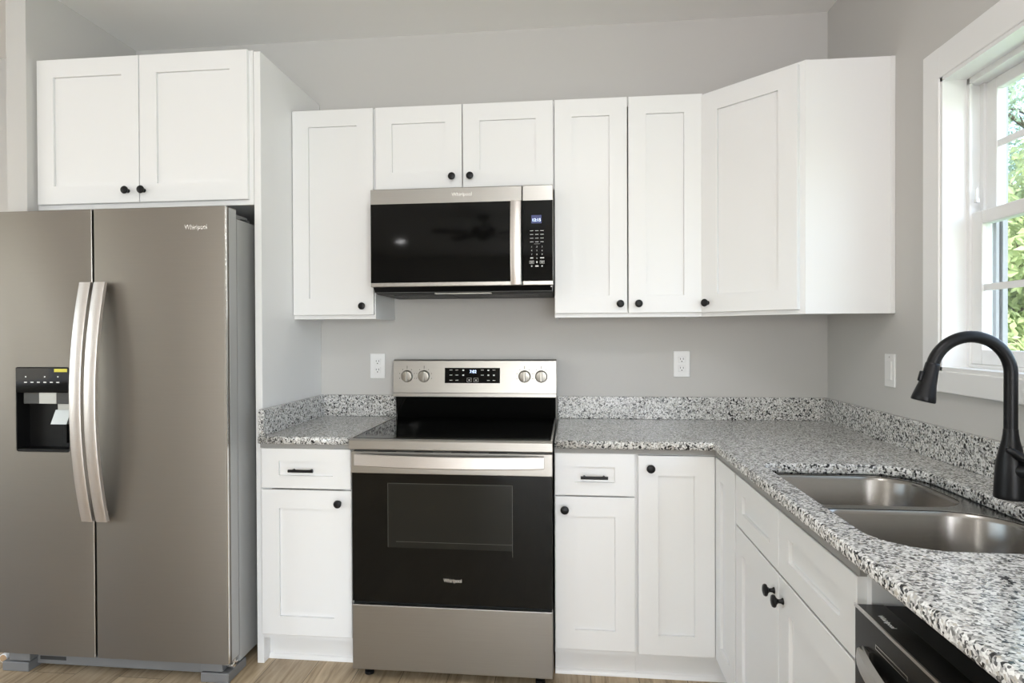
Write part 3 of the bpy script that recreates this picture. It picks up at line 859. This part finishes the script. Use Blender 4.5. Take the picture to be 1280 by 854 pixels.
for dobj, x0, x1 in ((ld, FX0, FS - .0045), (rd, FS + .004, FX1)):
    link('door_liner', boxes(fb(x0 + .001 if dobj is rd else x1 - .010, x1 + .0012 if dobj is rd else x1 + .0004, -.765, -.712, DZ0 + .002, DZ1 - .002), bev=.002), 'fridge_side' if dobj is rd else 'chrome', dobj)
    link('edge_highlight', boxes(fb(x1 - .0012, x1 + .0014, FYF + .0015, FYF + .011, DZ0 + .001, DZ1 - .001)), 'chrome', dobj)  # bright strip added in place of a highlight on the rounded door edge
def fhandle(par, xc):
    bm = B(); rows = []; w = .0225
    for i in range(29):
        a = i / 28; z = .610 + .900 * a; yo = -.826 - .056 * (1 - (2 * a - 1) ** 2) - ry; x = xc - rx
        rows.append([(x - w, yo + .016, z), (x - w, yo + .002, z), (x - w + .003, yo, z), (x + w - .003, yo, z), (x + w, yo + .002, z), (x + w, yo + .016, z)])
    loft(bm, rows)
    for z in (.612, 1.478): box(bm, xc - .019 - rx, xc + .002 - rx, -.814 - ry, FYF + .001 - ry, z, z + .030)
    return link('handle', bm, 'steel_handle', par, True)
fhandle(ld, -2.9665 + .004); fhandle(rd, -2.9080 + .004)
# dispenser in the freezer door
dx0, dx1, dz0, dz1 = -3.2820, -3.058, .8635, 1.1885
bm = B()
box(bm, *fb(dx0, dx1, -.7295, -.727, dz0, dz1)); box(bm, *fb(dx0, dx0 + .003, -.789, -.727, dz0, dz1)); box(bm, *fb(dx1 - .003, dx1, -.789, -.727, dz0, dz1))
box(bm, *fb(dx0, dx1, -.789, -.727, dz0, dz0 + .004)); box(bm, *fb(dx0, dx1, -.789, -.727, dz1 - .004, dz1))
ds = link('dispenser', bm, 'blackplastic', ld)
link('dispenser_panel', boxes(fb(dx0 + .001, dx1 - .001, -.7925, -.735, 1.091, dz1 - .001), bev=.002), 'blackglass', ld)
link('dispenser_shroud', boxes(fb(dx0 + .018, dx1 - .006, -.775, -.73, 1.046, 1.0905), bev=.002), 'darkplastic', ld)
link('light_window', boxes(fb(-3.196, -3.124, -.7765, -.770, 1.0475, 1.0895)), 'silver', ld)
bm = B()
q = [(-3.137, 1.022, -.765), (-3.070, 1.022, -.765), (-3.082, .968, -.778), (-3.148, .968, -.778)]
vs = [bm.verts.new((x - rx, y - ry, z)) for x, z, y in q] + [bm.verts.new((x - rx, y - ry + .014, z)) for x, z, y in q]
for f in ((0, 1, 2, 3), (7, 6, 5, 4), (0, 4, 5, 1), (1, 5, 6, 2), (2, 6, 7, 3), (3, 7, 4, 0)): bm.faces.new([vs[i] for i in f])
box(bm, *fb(-3.130, -3.080, -.762, -.735, 1.022, 1.047))
link('paddle', bm, 'silver', ld)
link('spout_post', boxes(fb(-3.122, -3.108, -.745, -.730, .89, .965), bev=.002), 'blackplastic', ld)
link('drip_tray', boxes(fb(dx0 + .004, dx1 - .004, -.788, -.729, .8675, .8735)), 'blackplastic', ld)
link('sticker', boxes(fb(-3.118, -3.064, -.7932, -.792, 1.1705, 1.1830), bev=.0003), 'yellow', ld)
for i in range(6): legend(ld, fb(-3.244 + .027 * i, -3.232 + .027 * i, -.7931, -.792, 1.1292, 1.1328))
for x in (-3.240, -3.160, -3.105): legend(ld, fb(x, x + .005, -.7931, -.792, 1.150, 1.1545))
text('lettering', 'Whirlpool', .026, 'logo', rd, (-2.5385 - rx, FYF - .0006 - ry, 1.712), (PI / 2, 0, 0), .0008, 0, .088, .0001)
# hinges, grille, feet
for x0, x1 in ((FX1 - .075, FX1 - .012), (FX0 + .012, FX0 + .075)):
    link('hinge_cover', boxes(fb(x0, x1, -.770, -.60, 1.7575, 1.776), fb(x0, x1, -.66, -.58, 1.7575, 1.768), bev=.003), 'greyplastic', RF)
link('base_grille', boxes(fb(FX0 + .11, FX1 - .11, -.730, -.700, .012, .050), fb(FX0 + .10, FX1 - .10, -.715, -.698, .05, .066), bev=.003), 'greyplastic', RF)
link('grille_slot', boxes(fb(FX0 + .13, FX0 + .24, -.7315, -.7295, .030, .044)), 'gasket', RF)
for s, xa in ((1, FX1 - .008), (-1, FX0 + .006)):
    a, b_ = sorted((xa, xa - s * .112))
    link('roller_housing', boxes(fb(a, b_, -.775, -.640, .0005, .037), bev=.003), 'greyplastic', RF)
    a2, b2 = sorted((xa - s * .026, xa - s * .114))
    link('hinge_bracket', boxes(fb(a2, b2, -.771, -.69, .041, .070), bev=.002), 'greyplastic', RF)
    a3, b3 = sorted((xa - s * .002, xa - s * .028))
    link('hinge_screw', boxes(fb(a3, b3, -.745, -.70, .046, .056), fb(a3, b3, -.73, -.715, .037, .078), bev=.002), 'chrome', RF)

# ------------------------------------------------------------------ outlets and switch
def outlet(x, z, label):
    r = thing('wall_outlet', label, 'outlet', (x, 0, z), 0, 'outlets on the back wall')
    link('cover_plate', boxes((-.037, .037, -.006, 0, -.060, .060), bev=.0025), 'plate', r)
    for s in (-1, 1):
        k = link('receptacle', boxes((-.0165, .0165, -.0085, -.005, s * .0205 - .0155, s * .0205 + .0155), bev=.003), 'plate', r)
        zc = s * .0205
        link('slots', boxes((-.0075, -.0052, -.0088, -.008, zc - .001, zc + .0075), (.0052, .0075, -.0088, -.008, zc - .001, zc + .0075), (-.0025, .0025, -.0088, -.008, zc - .0105, zc - .0060)), 'slot', k)
    return r
outlet(-2.0845, 1.1565, 'white outlet on the back wall left of the range backguard')
outlet(-.643, 1.1675, 'white outlet on the back wall under the two-door cabinet right of the range')
sw = thing('light_switch', 'white rocker light switch on the right wall beside the window casing', 'switch', (0, -.580, 1.172), -PI / 2)
link('cover_plate', boxes((-.037, .037, -.006, 0, -.060, .060), bev=.0025), 'plate', sw)
link('rocker', boxes((-.0165, .0165, -.0085, -.005, -.033, .033), bev=.0015), 'plate', sw)
link('screw', lathe(B(), [(.003, 0), (.0028, .001)], (0, -.0055, .048), (0, -1, 0), 10), 'silver', sw)

# ------------------------------------------------------------------ fan and one downlight (seen in the appliance glass), plus added unseen lamps
for i, (x, y) in enumerate(CAN_SPOTS):
    r = thing('recessed_downlight', 'round white recessed ceiling light mirrored as a bright dash in the microwave door' if i == 1 else 'round white recessed ceiling light added outside the picture as fill', 'light', (x, y, H), 0, 'recessed ceiling lights')
    bm = B()
    rings = [[(q * math.cos(2 * PI * k / 32), q * math.sin(2 * PI * k / 32), z) for k in range(32)] for q, z in ((.095, -.0005), (.094, -.006), (.076, -.008), (.074, -.004))]
    loft(bm, rings, False, False); link('trim_ring', bm, 'trim', r, True)
    link('lens', lathe(B(), [(.074, -.0045), (.074, -.001)], (0, 0, 0), (0, 0, 1), 32), 'lens', r)
    ld_ = bpy.data.lights.new('downlight_lamp', 'AREA'); ld_.shape = 'DISK'; ld_.size = .14; ld_.energy = CAN_POWER; ld_.color = (.99, .985, .99)
    lo = bpy.data.objects.new('downlight_lamp', ld_); COL.objects.link(lo); lo.parent = r; lo.location = (0, 0, -.010)
for x, y, p in FILL_DOMES:
    r = thing('fill_dome_light', 'added glass-domed ceiling light outside the picture, filling the room with light', 'light', (x, y, H), 0, 'added ceiling lights')
    link('base', lathe(B(), [(.17, -.0005), (.17, -.02), (.15, -.028), (.01, -.028)], (0, 0, 0), (0, 0, 1), 32), 'knob', r, True)
    link('dome', lathe(B(), [(.15, -.028), (.148, -.05), (.13, -.075), (.09, -.095), (.04, -.104), (.002, -.106)], (0, 0, 0), (0, 0, 1), 32), 'lens', r, True)
    ld_ = bpy.data.lights.new('fill_dome_lamp', 'POINT'); ld_.shadow_soft_size = .12; ld_.energy = p; ld_.color = (.985, .985, .995)
    lo = bpy.data.objects.new('fill_dome_lamp', ld_); COL.objects.link(lo); lo.parent = r; lo.location = (0, 0, -.24)
FN = thing('ceiling_fan', 'dark five-blade ceiling fan reflected in the microwave door', 'fan', (-2.2, -5.65, H))
link('canopy', lathe(B(), [(.075, 0), (.075, -.03), (.03, -.06), (.014, -.065), (.014, -.13), (.06, -.14)], (0, 0, 0), (0, 0, 1), 28), 'fan', FN, True)
link('motor', lathe(B(), [(.06, -.13), (.13, -.145), (.15, -.17), (.15, -.22), (.11, -.25), (.08, -.27), (.05, -.30), (.01, -.305)], (0, 0, 0), (0, 0, 1), 32), 'fan', FN, True)
for k in range(5):
    a = math.radians(8 + 72 * k)
    bm = B()
    R_ = Matrix.Rotation(a, 4, 'Z') @ Matrix.Rotation(math.radians(-15), 4, 'X')
    prism(bm, [(.20, -.045), (.30, -.062), (.60, -.066), (.645, -.045), (.655, 0), (.645, .045), (.60, .066), (.30, .062), (.20, .045)], -.003, .003)
    box(bm, .12, .26, -.018, .018, -.008, -.003)
    bm.transform(Matrix.Translation((0, 0, -.215)) @ R_)
    link('blade', bm, 'fan', FN)
